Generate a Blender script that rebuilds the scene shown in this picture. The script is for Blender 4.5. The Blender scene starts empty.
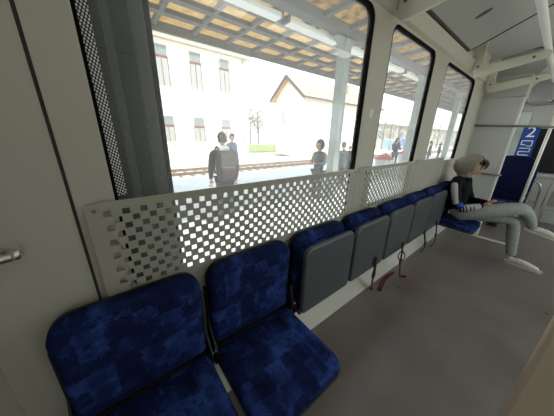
import bpy, bmesh, math, random
from mathutils import Vector, Matrix
random.seed(7)
C = bpy.context.scene.collection
SC = bpy.context.scene
PI = math.pi

# ------------------------------------------------------------------ camera
H_CAM, D_CAM, F_PX = 1.45, 0.85, 215.0
RIGHT = Vector((0.78352214, -0.62095767, 0.0224639))
UP = Vector((0.18337115, 0.26561709, 0.94647905))
FWD = Vector((0.59369022, 0.73746806, -0.32198259))
CAM = Vector((0, -D_CAM, H_CAM))
cd = bpy.data.cameras.new('camera'); cam = bpy.data.objects.new('camera', cd); C.objects.link(cam)
m = Matrix((RIGHT, UP, -FWD)).transposed().to_4x4(); m.translation = CAM
cam.matrix_world = m
cd.sensor_width = 36; cd.lens = F_PX / 554 * 36; cd.clip_start = 0.02; cd.clip_end = 400
SC.camera = cam

def pix(u, v, y=None, x=None, z=None):
    """photo pixel -> world point on a plane of known y, x or z"""
    d = FWD * F_PX + RIGHT * (u - 277) - UP * (v - 208)
    if y is not None: t = (y - CAM.y) / d.y
    elif x is not None: t = (x - CAM.x) / d.x
    else: t = (z - CAM.z) / d.z
    return CAM + d * t

# ------------------------------------------------------------------ light
w = bpy.data.worlds.new('overcast_sky'); SC.world = w; w.use_nodes = True
bg = w.node_tree.nodes['Background']; bg.inputs[0].default_value = (0.90, 0.95, 1.0, 1); bg.inputs[1].default_value = 3.2
sd = bpy.data.lights.new('sun', 'SUN'); sd.energy = 7.0; sd.angle = math.radians(3); sd.color = (1.0, 0.95, 0.86)
sun = bpy.data.objects.new('sun', sd); C.objects.link(sun)
sun.rotation_euler = Vector((-0.12, 0.50, -0.86)).to_track_quat('-Z', 'Y').to_euler()
sun.location = (0, -20, 30)
vs = SC.view_settings
vs.view_transform = 'Standard'; vs.look = 'None'; vs.gamma = 1; vs.use_curve_mapping = False; vs.exposure = -0.08

# ------------------------------------------------------------------ materials
MT = {}
def mat(name, col, rough=0.6, metal=0.0, noise=0.0, nscale=30.0, bump=0.0, spec=0.4, emit=None):
    if name in MT: return MT[name]
    mm = bpy.data.materials.new(name); mm.use_nodes = True
    nt = mm.node_tree; b = nt.nodes['Principled BSDF']
    b.inputs['Base Color'].default_value = (*col, 1); b.inputs['Roughness'].default_value = rough
    b.inputs['Metallic'].default_value = metal; b.inputs['Specular IOR Level'].default_value = spec
    if noise or bump:
        tc = nt.nodes.new('ShaderNodeTexCoord'); nz = nt.nodes.new('ShaderNodeTexNoise')
        nz.inputs['Scale'].default_value = nscale; nz.inputs['Detail'].default_value = 5
        nt.links.new(tc.outputs['Object'], nz.inputs['Vector'])
        if noise:
            rp = nt.nodes.new('ShaderNodeValToRGB')
            rp.color_ramp.elements[0].position = 0.3; rp.color_ramp.elements[1].position = 0.7
            rp.color_ramp.elements[0].color = (*[c * (1 - noise) for c in col], 1)
            rp.color_ramp.elements[1].color = (*[min(1, c * (1 + noise)) for c in col], 1)
            nt.links.new(nz.outputs['Fac'], rp.inputs['Fac']); nt.links.new(rp.outputs['Color'], b.inputs['Base Color'])
        if bump:
            bp = nt.nodes.new('ShaderNodeBump'); bp.inputs['Strength'].default_value = bump; bp.inputs['Distance'].default_value = 0.004
            nt.links.new(nz.outputs['Fac'], bp.inputs['Height']); nt.links.new(bp.outputs['Normal'], b.inputs['Normal'])
    if emit:
        b.inputs['Emission Color'].default_value = (*col, 1); b.inputs['Emission Strength'].default_value = emit
    MT[name] = mm
    return mm

def fabric(name='seat_velour'):
    mm = bpy.data.materials.new(name); mm.use_nodes = True; nt = mm.node_tree; L = nt.links.new
    b = nt.nodes['Principled BSDF']; b.inputs['Roughness'].default_value = 0.95
    b.inputs['Specular IOR Level'].default_value = 0.1
    b.inputs['Sheen Weight'].default_value = 0.0; b.inputs['Sheen Tint'].default_value = (0.2, 0.3, 0.9, 1)
    tc = nt.nodes.new('ShaderNodeTexCoord')
    wz = nt.nodes.new('ShaderNodeTexNoise'); wz.inputs['Scale'].default_value = 60; wz.inputs['Detail'].default_value = 3; L(tc.outputs['Object'], wz.inputs['Vector'])
    wob = nt.nodes.new('ShaderNodeVectorMath'); wob.operation = 'MULTIPLY_ADD'; wob.inputs[1].default_value = (0.03, 0.03, 0.03)
    L(wz.outputs['Color'], wob.inputs[0]); L(tc.outputs['Object'], wob.inputs[2])
    acc = None
    for i, (sc, off) in enumerate(((13, 0.0), (22, 3.3), (44, 7.1))):
        mp = nt.nodes.new('ShaderNodeMapping'); mp.inputs['Scale'].default_value = (sc, sc * 0.8, sc * 1.3)
        mp.inputs['Location'].default_value = (off, off * 1.7, off * 0.6)
        sn = nt.nodes.new('ShaderNodeVectorMath'); sn.operation = 'FLOOR'
        wn = nt.nodes.new('ShaderNodeTexWhiteNoise'); wn.noise_dimensions = '3D'
        L(wob.outputs[0], mp.inputs['Vector']); L(mp.outputs['Vector'], sn.inputs[0]); L(sn.outputs[0], wn.inputs['Vector'])
        ml = nt.nodes.new('ShaderNodeMath'); ml.operation = 'MULTIPLY'; ml.inputs[1].default_value = (0.45, 0.35, 0.2)[i]
        L(wn.outputs['Value'], ml.inputs[0])
        if acc is None: acc = ml.outputs[0]
        else:
            ad = nt.nodes.new('ShaderNodeMath'); ad.operation = 'ADD'; L(acc, ad.inputs[0]); L(ml.outputs[0], ad.inputs[1]); acc = ad.outputs[0]
    nz = nt.nodes.new('ShaderNodeTexNoise'); nz.inputs['Scale'].default_value = 9; nz.inputs['Detail'].default_value = 6
    L(tc.outputs['Object'], nz.inputs['Vector'])
    mx = nt.nodes.new('ShaderNodeMix'); mx.inputs[0].default_value = 0.48
    L(acc, mx.inputs[2]); L(nz.outputs['Fac'], mx.inputs[3])
    rp = nt.nodes.new('ShaderNodeValToRGB'); e = rp.color_ramp.elements
    e[0].position = 0.25; e[0].color = (0.005, 0.008, 0.03, 1)
    e[1].position = 0.75; e[1].color = (0.032, 0.070, 0.27, 1)
    x = e.new(0.5); x.color = (0.010, 0.019, 0.085, 1)
    L(mx.outputs[0], rp.inputs['Fac']); L(rp.outputs['Color'], b.inputs['Base Color'])
    fz = nt.nodes.new('ShaderNodeTexNoise'); fz.inputs['Scale'].default_value = 900
    L(tc.outputs['Object'], fz.inputs['Vector'])
    bp = nt.nodes.new('ShaderNodeBump'); bp.inputs['Strength'].default_value = 0.15; bp.inputs['Distance'].default_value = 0.002
    L(fz.outputs['Fac'], bp.inputs['Height']); L(bp.outputs['Normal'], b.inputs['Normal'])
    return mm

def glass(name, tint=(0.93, 0.96, 0.95), glare_veil=0.07):
    mm = bpy.data.materials.new(name); mm.use_nodes = True; nt = mm.node_tree; L = nt.links.new
    nt.nodes.remove(nt.nodes['Principled BSDF']); out = nt.nodes['Material Output']
    tr = nt.nodes.new('ShaderNodeBsdfTransparent'); tr.inputs[0].default_value = (*tint, 1)
    tl = nt.nodes.new('ShaderNodeBsdfTranslucent'); tl.inputs[0].default_value = (0.85, 0.87, 0.9, 1)  # translucent share stands in for the veiling glare of bright daylight
    gl = nt.nodes.new('ShaderNodeBsdfGlossy'); gl.inputs['Roughness'].default_value = 0.02
    lw = nt.nodes.new('ShaderNodeLayerWeight'); pw = nt.nodes.new('ShaderNodeMath'); pw.operation = 'POWER'; pw.inputs[1].default_value = 5
    fr = nt.nodes.new('ShaderNodeMath'); fr.operation = 'MULTIPLY_ADD'; fr.inputs[1].default_value = 0.6; fr.inputs[2].default_value = 0.035
    lw.inputs[0].default_value = 0.5; L(lw.outputs['Facing'], pw.inputs[0]); L(pw.outputs[0], fr.inputs[0])
    m1 = nt.nodes.new('ShaderNodeMixShader'); m1.inputs[0].default_value = glare_veil
    m2 = nt.nodes.new('ShaderNodeMixShader')
    L(tr.outputs[0], m1.inputs[1]); L(tl.outputs[0], m1.inputs[2])
    L(fr.outputs[0], m2.inputs[0]); L(m1.outputs[0], m2.inputs[1]); L(gl.outputs[0], m2.inputs[2])
    L(m2.outputs[0], out.inputs['Surface'])
    return mm

def canopy_mat(name, c0, c1, tr=0.5):
    mm = bpy.data.materials.new(name); mm.use_nodes = True; nt = mm.node_tree; L = nt.links.new
    nt.nodes.remove(nt.nodes['Principled BSDF']); out = nt.nodes['Material Output']
    tc = nt.nodes.new('ShaderNodeTexCoord'); nz = nt.nodes.new('ShaderNodeTexNoise'); nz.inputs['Scale'].default_value = 5; nz.inputs['Detail'].default_value = 8
    L(tc.outputs['Object'], nz.inputs['Vector'])
    rp = nt.nodes.new('ShaderNodeValToRGB'); rp.color_ramp.elements[0].color = (*c0, 1); rp.color_ramp.elements[1].color = (*c1, 1)
    rp.color_ramp.elements[0].position = 0.35; rp.color_ramp.elements[1].position = 0.65
    L(nz.outputs['Fac'], rp.inputs['Fac'])
    df = nt.nodes.new('ShaderNodeBsdfDiffuse'); tl = nt.nodes.new('ShaderNodeBsdfTranslucent'); mx = nt.nodes.new('ShaderNodeMixShader'); mx.inputs[0].default_value = tr
    L(rp.outputs['Color'], df.inputs[0]); L(rp.outputs['Color'], tl.inputs[0]); L(df.outputs[0], mx.inputs[1]); L(tl.outputs[0], mx.inputs[2]); L(mx.outputs[0], out.inputs['Surface'])
    return mm

def frit_mat():
    mm = bpy.data.materials.new('black_dotted_frit'); mm.use_nodes = True; nt = mm.node_tree; L = nt.links.new
    b = nt.nodes['Principled BSDF']; b.inputs['Roughness'].default_value = 0.35
    tc = nt.nodes.new('ShaderNodeTexCoord'); mp = nt.nodes.new('ShaderNodeMapping'); mp.inputs['Scale'].default_value = (150, 110, 1)
    mp.inputs['Rotation'].default_value = (0, 0, 0.5)
    vo = nt.nodes.new('ShaderNodeTexVoronoi'); vo.inputs['Randomness'].default_value = 0.0; vo.inputs['Scale'].default_value = 1
    sx = nt.nodes.new('ShaderNodeSeparateXYZ'); cx = nt.nodes.new('ShaderNodeCombineXYZ'); vo.voronoi_dimensions = '2D'
    L(tc.outputs['Object'], sx.inputs[0]); L(sx.outputs[0], cx.inputs[0]); L(sx.outputs[2], cx.inputs[1])
    L(cx.outputs[0], mp.inputs['Vector']); L(mp.outputs['Vector'], vo.inputs['Vector'])
    rp = nt.nodes.new('ShaderNodeValToRGB'); rp.color_ramp.elements[0].position = 0.30; rp.color_ramp.elements[1].position = 0.40
    rp.color_ramp.elements[0].color = (0.75, 0.78, 0.76, 1); rp.color_ramp.elements[1].color = (0.008, 0.008, 0.008, 1)
    L(vo.outputs['Distance'], rp.inputs['Fac']); L(rp.outputs['Color'], b.inputs['Base Color'])
    return mm

WALL = mat('cream_wall_panel', (0.47, 0.455, 0.39), 0.5, noise=0.02, nscale=3)
PANEL = mat('cream_steel_sheet', (0.37, 0.357, 0.30), 0.4, noise=0.02, nscale=4)
PLINTH = mat('pale_plinth', (0.68, 0.665, 0.58), 0.5, noise=0.03, nscale=8)
CEIL = mat('ceiling_grey_white', (0.40, 0.40, 0.37), 0.6)
CEIL2 = mat('ceiling_light', (0.52, 0.53, 0.52), 0.55)
BRK = mat('cream_bracket', (0.62, 0.60, 0.50), 0.45)
RUB = mat('black_rubber', (0.006, 0.006, 0.006), 0.9, spec=0.05)
DARK = mat('dark_gap', (0.03, 0.03, 0.028), 0.8)
SHELL = mat('grey_seat_shell', (0.062, 0.070, 0.074), 0.32, noise=0.05, nscale=200, bump=0.05)
SHEDGE = mat('grey_seat_shell_rim', (0.075, 0.08, 0.078), 0.4)
BLACK = mat('black_plastic', (0.012, 0.012, 0.014), 0.5)
CHROME = mat('brushed_chrome', (0.72, 0.72, 0.72), 0.25, 1.0)
STEEL = mat('stainless_tube', (0.55, 0.54, 0.52), 0.3, 1.0)
RED = mat('red_belt_webbing', (0.10, 0.006, 0.010), 0.8)
BELTB = mat('black_belt_webbing', (0.012, 0.011, 0.012), 0.8)
WHITE = mat('white_paint', (0.78, 0.78, 0.76), 0.5)
BEIGE = mat('beige_partition', (0.64, 0.57, 0.47), 0.55, noise=0.03, nscale=3)
FAB = fabric(); GLS = glass('hazy_window_glass'); GLS2 = glass('glare_veil_glass_b', glare_veil=0.11)
DKGLS = mat('dark_tinted_glass', (0.02, 0.024, 0.026), 0.12)
FRIT = frit_mat()

# ------------------------------------------------------------------ helpers
def tag(o, label, cat, group=None, kind=None):
    o['label'] = label; o['category'] = cat
    if group: o['group'] = group
    if kind: o['kind'] = kind
    return o
def link_mesh(name, me, material=None, parent=None, smooth=False):
    o = bpy.data.objects.new(name, me); C.objects.link(o)
    if material is not None:
        me.materials.clear(); me.materials.append(material)
    if smooth: me.shade_smooth()
    if parent is not None: o.parent = parent
    return o
def from_bm(name, bm, material, parent=None, smooth=False):
    bmesh.ops.recalc_face_normals(bm, faces=bm.faces)
    me = bpy.data.meshes.new(name); bm.to_mesh(me); bm.free()
    return link_mesh(name, me, material, parent, smooth)
def empty(name, loc=(0, 0, 0), rz=0.0):
    o = bpy.data.objects.new(name, None); C.objects.link(o); o.location = loc; o.rotation_euler = (0, 0, rz); o.empty_display_size = 0.1
    return o
def box_bm(lo, hi, bev=0.0, bm=None, seg=2):
    own = bm is None
    b2 = bmesh.new()
    lo = Vector(lo); hi = Vector(hi)
    mtx = Matrix.Translation((lo + hi) / 2) @ Matrix.Diagonal((*(hi - lo), 1))
    bmesh.ops.create_cube(b2, size=1, matrix=mtx)
    if bev: bmesh.ops.bevel(b2, geom=b2.edges[:], offset=bev, segments=seg, affect='EDGES', profile=0.5)
    if own: return b2
    me = bpy.data.meshes.new('t'); b2.to_mesh(me); b2.free(); bm.from_mesh(me); bpy.data.meshes.remove(me)
    return bm
def box(name, lo, hi, material, parent=None, bev=0.0):
    return from_bm(name, box_bm(lo, hi, bev), material, parent)
def rrect(w, h, r, n=6):
    """rounded rectangle outline centred on 0, r may be 4 radii (tr, tl, bl, br)"""
    rs = r if isinstance(r, (tuple, list)) else (r,) * 4
    pts = []
    for k, (sx, sy) in enumerate(((1, 1), (-1, 1), (-1, -1), (1, -1))):
        rr = max(rs[k], 1e-4); cx = sx * (w / 2 - rr); cy = sy * (h / 2 - rr)
        for i in range(n + 1):
            a = (k + i / n) * PI / 2
            pts.append((cx + rr * math.cos(a), cy + rr * math.sin(a)))
    return pts
def cushion_bm(w, h, layers, r, n=6):
    """stack of rounded outlines; layers = [(inset, depth)]; local x,z outline, y depth"""
    bm = bmesh.new(); rings = []
    for ins, d in layers:
        rr = [max(0.004, q - ins) for q in (r if isinstance(r, (tuple, list)) else (r,) * 4)]
        rings.append([bm.verts.new((x, d, z)) for x, z in rrect(w - 2 * ins, h - 2 * ins, rr, n)])
    for a, b in zip(rings, rings[1:]):
        k = len(a)
        for i in range(k): bm.faces.new((a[i], a[(i + 1) % k], b[(i + 1) % k], b[i]))
    bm.faces.new(rings[0]); bm.faces.new(rings[-1][::-1])
    return bm
def tube_bm(path, r, n=10, bm=None, flat=None):
    bm = bm or bmesh.new(); path = [Vector(p) for p in path]; rings = []
    ref = None
    for i, p in enumerate(path):
        d = (path[min(i + 1, len(path) - 1)] - path[max(i - 1, 0)]).normalized()
        if ref is None:
            ref = Vector((0, 0, 1)) if abs(d.z) < 0.9 else Vector((1, 0, 0))
            if flat is not None: ref = Vector(flat)
        u = (ref - d * ref.dot(d)).normalized(); v = d.cross(u); ref = u
        if isinstance(r, tuple): ru, rv = r
        elif isinstance(r, list): ru = rv = r[i]
        else: ru = rv = r
        rings.append([bm.verts.new(p + u * ru * math.cos(2 * PI * k / n) + v * rv * math.sin(2 * PI * k / n)) for k in range(n)])
    for a, b in zip(rings, rings[1:]):
        for i in range(n): bm.faces.new((a[i], a[(i + 1) % n], b[(i + 1) % n], b[i]))
    bm.faces.new(rings[0][::-1]); bm.faces.new(rings[-1])
    return bm
def tube(name, path, r, material, parent=None, n=10, flat=None):
    return from_bm(name, tube_bm(path, r, n, flat=flat), material, parent, True)
def smooth_path(pts, k=6):
    pts = [Vector(p) for p in pts]; out = []
    P = [pts[0]] + pts + [pts[-1]]
    for i in range(1, len(P) - 2):
        for j in range(k):
            t = j / k; a, b, c, d = P[i - 1], P[i], P[i + 1], P[i + 2]
            out.append(0.5 * ((2 * b) + (c - a) * t + (2 * a - 5 * b + 4 * c - d) * t * t + (3 * b - a - 3 * c + d) * t ** 3))
    out.append(pts[-1]); return out
def disc_bm(center, axis, r, t, n=20, bev=0.0):
    bm = bmesh.new(); q = Vector((0, 0, 1)).rotation_difference(Vector(axis)).to_matrix().to_4x4()
    bmesh.ops.create_cone(bm, cap_ends=True, segments=n, radius1=r, radius2=r - bev, depth=t, matrix=Matrix.Translation(center) @ q)
    return bm
def prism(name, pts, axis, a, b, material, parent=None, bev=0.0):
    """polygon extruded along an axis: axis 'x' -> pts are (y,z); 'y' -> (x,z); 'z' -> (x,y)"""
    f = {'x': lambda p, t: (t, p[0], p[1]), 'y': lambda p, t: (p[0], t, p[1]), 'z': lambda p, t: (p[0], p[1], t)}[axis]
    bm = bmesh.new(); A = [bm.verts.new(f(p, a)) for p in pts]; B = [bm.verts.new(f(p, b)) for p in pts]; n = len(pts)
    for i in range(n): bm.faces.new((A[i], A[(i + 1) % n], B[(i + 1) % n], B[i]))
    bm.faces.new(A[::-1]); bm.faces.new(B)
    if bev:
        bmesh.ops.recalc_face_normals(bm, faces=bm.faces)
        es = [e for e in bm.edges if e.calc_face_angle(0) > 0.9]
        bmesh.ops.bevel(bm, geom=es, offset=bev, segments=2, affect='EDGES', profile=0.5)
    return from_bm(name, bm, material, parent)
def plate_mesh(name, outline, holes, thick, bevel=0.0):
    """flat plate with holes in the xz plane (y = depth centred on 0), made from a filled 2D curve"""
    cu = bpy.data.curves.new(name, 'CURVE'); cu.dimensions = '2D'; cu.fill_mode = 'BOTH'
    cu.extrude = thick / 2; cu.bevel_depth = bevel; cu.bevel_resolution = 2
    for pl in [outline] + holes:
        s = cu.splines.new('POLY'); s.points.add(len(pl) - 1); s.use_cyclic_u = True
        for p, (x, z) in zip(s.points, pl): p.co = (x, z, 0, 1)
    o = bpy.data.objects.new(name, cu); C.objects.link(o)
    dg = bpy.context.evaluated_depsgraph_get(); me = bpy.data.meshes.new_from_object(o.evaluated_get(dg))
    bpy.data.objects.remove(o); bpy.data.curves.remove(cu)
    me.transform(Matrix.Rotation(PI / 2, 4, 'X')); me.name = name
    return me
def shift(pts, dx, dz): return [(x + dx, z + dz) for x, z in pts]
def hole(x0, x1, z0, z1, r): return shift(rrect(x1 - x0, z1 - z0, r), (x0 + x1) / 2, (z0 + z1) / 2)
def skin(name, verts, edges, material, parent=None, root=0, sub=2):
    me = bpy.data.meshes.new(name); me.from_pydata([v[:3] for v in verts], edges, []); o = bpy.data.objects.new(name, me); C.objects.link(o)
    o.modifiers.new('s', 'SKIN').use_smooth_shade = True
    if not me.skin_vertices: me.attributes
    for i, v in enumerate(verts):
        r = v[3]; me.skin_vertices[0].data[i].radius = r if isinstance(r, tuple) else (r, r)
        me.skin_vertices[0].data[i].use_root = (i == root)
    sb = o.modifiers.new('d', 'SUBSURF'); sb.levels = sub; sb.render_levels = sub
    bpy.context.view_layer.update()
    dg = bpy.context.evaluated_depsgraph_get(); nm = bpy.data.meshes.new_from_object(o.evaluated_get(dg))
    bpy.data.objects.remove(o); bpy.data.meshes.remove(me); nm.name = name
    return link_mesh(name, nm, material, parent, True)
def ball(name, loc, rad, material, parent=None, rot=None, seg=16):
    bm = bmesh.new(); bmesh.ops.create_uvsphere(bm, u_segments=seg, v_segments=seg // 2 + 2, radius=1)
    q = Matrix.Translation(loc) @ (rot.to_matrix().to_4x4() if rot else Matrix.Identity(4)) @ Matrix.Diagonal((*(rad if isinstance(rad, tuple) else (rad,) * 3), 1))
    bmesh.ops.transform(bm, matrix=q, verts=bm.verts)
    return from_bm(name, bm, material, parent, True)

# ------------------------------------------------------------------ carriage shell
YR = -2.75           # opposite side wall
X0, X1 = -0.35, 6.3  # ends of the modelled carriage
ZT = 2.62
def floor_mat():
    mm = mat('grey_speckled_vinyl', (0.13, 0.12, 0.115), 0.38, noise=0.0, spec=0.5); nt = mm.node_tree; L = nt.links.new; b = nt.nodes['Principled BSDF']
    tc = nt.nodes.new('ShaderNodeTexCoord'); n1 = nt.nodes.new('ShaderNodeTexNoise'); n1.inputs['Scale'].default_value = 2.2; n1.inputs['Detail'].default_value = 8
    n2 = nt.nodes.new('ShaderNodeTexNoise'); n2.inputs['Scale'].default_value = 260
    L(tc.outputs['Object'], n1.inputs['Vector']); L(tc.outputs['Object'], n2.inputs['Vector'])
    mx = nt.nodes.new('ShaderNodeMix'); mx.inputs[0].default_value = 0.35; L(n1.outputs['Fac'], mx.inputs[2]); L(n2.outputs['Fac'], mx.inputs[3])
    rp = nt.nodes.new('ShaderNodeValToRGB'); e = rp.color_ramp.elements
    e[0].position = 0.35; e[0].color = (0.135, 0.112, 0.100, 1); e[1].position = 0.65; e[1].color = (0.20, 0.172, 0.158, 1)
    L(mx.outputs[0], rp.inputs['Fac']); L(rp.outputs['Color'], b.inputs['Base Color'])
    mr = nt.nodes.new('ShaderNodeMapRange'); mr.inputs[3].default_value = 0.22; mr.inputs[4].default_value = 0.40
    L(n1.outputs['Fac'], mr.inputs[0]); L(mr.outputs[0], b.inputs['Roughness'])
    return mm
fl = box('floor', (X0, YR, -0.12), (X1, 0.06, 0.0), floor_mat()); tag(fl, 'grey-brown speckled vinyl carriage floor', 'floor', kind='structure')

WIN = [(0.002, 1.386, 0.86, 2.16), (1.60, 2.393, 0.90, 2.152), (2.69, 3.798, 0.90, 2.147)]
TH = 0.045
wl = link_mesh('wall_left', plate_mesh('wall_left', [(X0, 0), (X1, 0), (X1, ZT), (X0, ZT)],
      [hole(a, b, c, d, 0.075) for a, b, c, d in WIN] + [hole(4.72, 5.9, 0.9, 2.1, 0.08)], TH - 0.02, 0.01), WALL)
wl.location = (0, TH / 2, 0)
tag(wl, 'cream side wall with large rounded windows', 'wall', kind='structure')
# vertical joint groove in the wall left of the perforated sheet
gr = box('wall_joint', (-0.099, -0.0015, 0.0), (-0.091, 0.004, 2.3), DARK, None)
gr.parent = wl; gr.location = -wl.location
# windows: gasket ring, pane, lower sill bar
for i, (a, b, c, d) in enumerate(WIN):
    wnd = empty('window_%d' % (i + 1), (0, 0, 0)); tag(wnd, ['large first window beside the open door leaf, station house behind it',
        'narrow middle window between the two cream pillars', 'window beside the seated passenger in the grey hood'][i], 'window', kind='structure')
    ring = link_mesh('rubber_gasket', plate_mesh('rubber_gasket', hole(a - 0.004, b + 0.004, c - 0.004, d + 0.004, 0.078), [hole(a + 0.015, b - 0.018, c + 0.015, d - 0.017, 0.065)], 0.038), RUB, wnd)
    ring.location = (0, 0.021, 0)
    pane = box('pane', (a, 0.027, c), (b, 0.033, d), (GLS, GLS2, GLS2)[i], wnd)
    if i == 0:
        box('dotted_frit_strip', (a + 0.012, 0.020, 1.246), (a + 0.042, 0.0265, d - 0.02), FRIT, wnd)
st = box('window_sticker', (1.46, -0.0022, 1.575), (1.505, 0.0, 1.63), mat('clear_sticker', (0.66, 0.65, 0.58), 0.4)); tag(st, 'small pale square sticker on the window pillar', 'sticker')
bb = box('baseboard_left', (X0, -0.022, 0.0), (4.39, 0.0, 0.30), PLINTH, bev=0.003); tag(bb, 'pale cream plinth along the wall under the seats', 'baseboard', kind='structure')

# other side wall with windows, ends, ceiling
RW = [(-0.3, 0.07, 0.85, 2.12), (1.0, 2.9, 0.85, 2.12), (3.1, 4.2, 0.85, 2.12), (4.45, 5.05, 0.25, 2.2), (5.1, 5.75, 0.25, 2.2)]  # unseen openings, spaced and sized to steer daylight inside
wr = link_mesh('wall_right', plate_mesh('wall_right', [(X0, 0), (X1, 0), (X1, ZT), (X0, ZT)], [hole(a, b, c, d, 0.07) for a, b, c, d in RW], TH), WALL)
wr.location = (0, YR - TH / 2, 0); tag(wr, 'cream opposite side wall with windows and glazed door', 'wall', kind='structure')
for i, (a, b, c, d) in enumerate(RW):
    o = box('window_%d' % (i + 4), (a, YR - 0.045, c), (b, YR - 0.04, d), GLS2); tag(o, 'glass pane in the opposite wall', 'window', kind='structure')
wb = box('wall_back', (X0 - 0.05, YR, 0), (X0, 0, ZT), BEIGE); tag(wb, 'cream cross partition beside the first seat', 'wall', kind='structure')
wf = box('wall_front', (X1, YR, 0), (X1 + 0.05, 0, ZT), mat('far_end_wall', (0.5, 0.5, 0.48), 0.5)); tag(wf, 'far end wall of the carriage', 'wall', kind='structure')
cl = box('ceiling', (X0, YR, ZT), (X1, 0.06, ZT + 0.05), CEIL2); tag(cl, 'flat pale carriage ceiling', 'ceiling', kind='structure')
# sloped cove panels over the windows
cv = prism('trim_1', [(-0.06, 2.285), (-0.62, 2.53), (-1.1, 2.56), (-1.1, 2.60), (-0.62, 2.57), (-0.06, 2.335)], 'x', X0, 3.04, CEIL)
tag(cv, 'grey sloped ceiling panel with a dark oval inset', 'ceiling panel', kind='structure')
ov = empty('panel_slot', (0, 0, 0))
pc = pix(485, 9, x=2.47); pn = Vector((0, -0.372, -0.928)).normalized()
bm = disc_bm((0, 0, 0), (0, 0, 1), 1, 0.004, 24); bmesh.ops.scale(bm, vec=(0.05, 0.022, 1), verts=bm.verts)
zc = 2.285 + (-0.06 - pc.y) * (0.245 / 0.56)
bmesh.ops.transform(bm, matrix=Matrix.Translation((2.47, pc.y, zc - 0.0015)) @ Matrix.Rotation(-0.412, 4, 'X') @ Matrix.Rotation(PI / 2 + 0.1, 4, 'Z'), verts=bm.verts)
bpy.data.objects.remove(ov)
so = from_bm('oval_inset', bm, mat('oval_dark', (0.08, 0.08, 0.07), 0.5), cv)
prism('end_lip', [(-0.06, 2.279), (-0.62, 2.524), (-1.1, 2.554), (-1.1, 2.60), (-0.62, 2.57), (-0.06, 2.335)], 'x', 3.041, 3.05, DARK, cv)
cv2 = prism('trim_2', [(0.0, 2.47), (-0.62, 2.575), (-1.1, 2.60), (-1.1, 2.615), (-0.62, 2.61), (0.0, 2.55)], 'x', 3.06, 4.42, CEIL2)
tag(cv2, 'lighter raised ceiling panel behind the cream brackets', 'ceiling panel', kind='structure')
gp = box('trim_3', (X0, -0.055, 2.275), (3.04, -0.001, 2.42), mat('gap_shade_brown', (0.09, 0.088, 0.075), 0.8)); tag(gp, 'dark strip painted as shade in the gap between wall and sloped ceiling panel', 'gap', kind='structure')  # solid strip, coloured dark for the shade inside the gap
lip = prism('trim_4', [(-0.001, 2.165), (-0.02, 2.18), (-0.042, 2.268), (-0.001, 2.274)], 'x', X0, 4.38, WALL); tag(lip, 'cream rounded rail above the windows', 'trim', kind='structure')

# unseen ceiling strips, added as fill light for the interior
def fill_strip(x0, x1, y):
    e = empty('ceiling_fill_strip', ((x0 + x1) / 2, y, ZT)); tag(e, 'long added fill-light strip with pale cover over the aisle', 'lamp', 'added fill-light strips over the aisle')
    hl = (x1 - x0) / 2
    box('housing', (-hl, -0.10, -0.03), (hl, 0.10, 0.0), WHITE, e)
    box('diffuser', (-hl + 0.02, -0.085, -0.045), (hl - 0.02, 0.085, -0.03), mat('fill_diffuser', (1.0, 0.96, 0.88), 0.5, emit=FILL_EMIT), e, bev=0.004)
FILL_EMIT = 3.0
fill_strip(-0.2, 1.4, -1.4); fill_strip(1.7, 3.2, -1.4); fill_strip(3.5, 4.4, -1.4)

# ------------------------------------------------------------------ perforated sheet in front of the lower panes
def perforated(name, xl, xr, zb, zt, hx0, hx1, phase):
    bm = bmesh.new()
    hw, hh = 0.0215, 0.0205
    xs = [xl]; cols = []
    k = 0; x = hx0
    while x <= hx1 + 1e-6:
        xs += [x - hw / 2, x + hw / 2]; cols.append(x); x += 0.0253
    xs.append(xr)
    rows = [1.2015 - 0.02505 * j for j in range(12)]
    zs = [zt]
    for z in rows: zs += [z + hh / 2, z - hh / 2]
    zs.append(zb)
    grid = {}
    def V(i, j, s):
        if (i, j, s) not in grid: grid[(i, j, s)] = bm.verts.new((xs[i], -0.020 if s == 0 else -0.016, zs[j]))
        return grid[(i, j, s)]
    nx, nz = len(xs) - 1, len(zs) - 1
    def solid(i, j):
        if i < 0 or j < 0 or i >= nx or j >= nz: return False
        if i % 2 == 1 and j % 2 == 1 and (i // 2 + j // 2 + phase) % 2 == 0: return False
        return True
    for i in range(nx):
        for j in range(nz):
            if not solid(i, j): continue
            bm.faces.new((V(i, j, 0), V(i, j + 1, 0), V(i + 1, j + 1, 0), V(i + 1, j, 0)))
            bm.faces.new((V(i, j, 1), V(i + 1, j, 1), V(i + 1, j + 1, 1), V(i, j + 1, 1)))
            for di, dj, p, q in ((-1, 0, (i, j), (i, j + 1)), (1, 0, (i + 1, j + 1), (i + 1, j)), (0, -1, (i + 1, j), (i, j)), (0, 1, (i, j + 1), (i + 1, j + 1))):
                if not solid(i + di, j + dj):
                    bm.faces.new((V(*p, 0), V(*p, 1), V(*q, 1), V(*q, 0)))
    # chamfer the outer corners by pulling the extreme verts in
    for i, sx in ((0, 1), (nx, -1)):
        for j, sz in ((0, -1), (nz, 1)):
            for s in (0, 1):
                v = grid[(i, j, s)]; v.co.x += sx * 0.008; v.co.z += sz * 0.006
    return from_bm('sheet', bm, PANEL, None)
def screw(x, z, parent):
    o = from_bm('screw', disc_bm((x, -0.0215, z), (0, -1, 0), 0.0065, 0.003, 14, 0.001), mat('dull_screw', (0.25, 0.24, 0.22), 0.35, 0.8), parent)
pA = empty('perforated_sheet', (0, 0, 0)); tag(pA, 'long cream sheet with square holes below the first window, screwed at its corners', 'panel')
o = perforated('a', -0.072, 1.378, 0.872, 1.240, -0.0205, 1.30, 0); o.parent = pA
for x, z in ((-0.05, 1.215), (-0.05, 0.900), (1.355, 1.215), (1.355, 0.90)): screw(x, z, pA)
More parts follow.
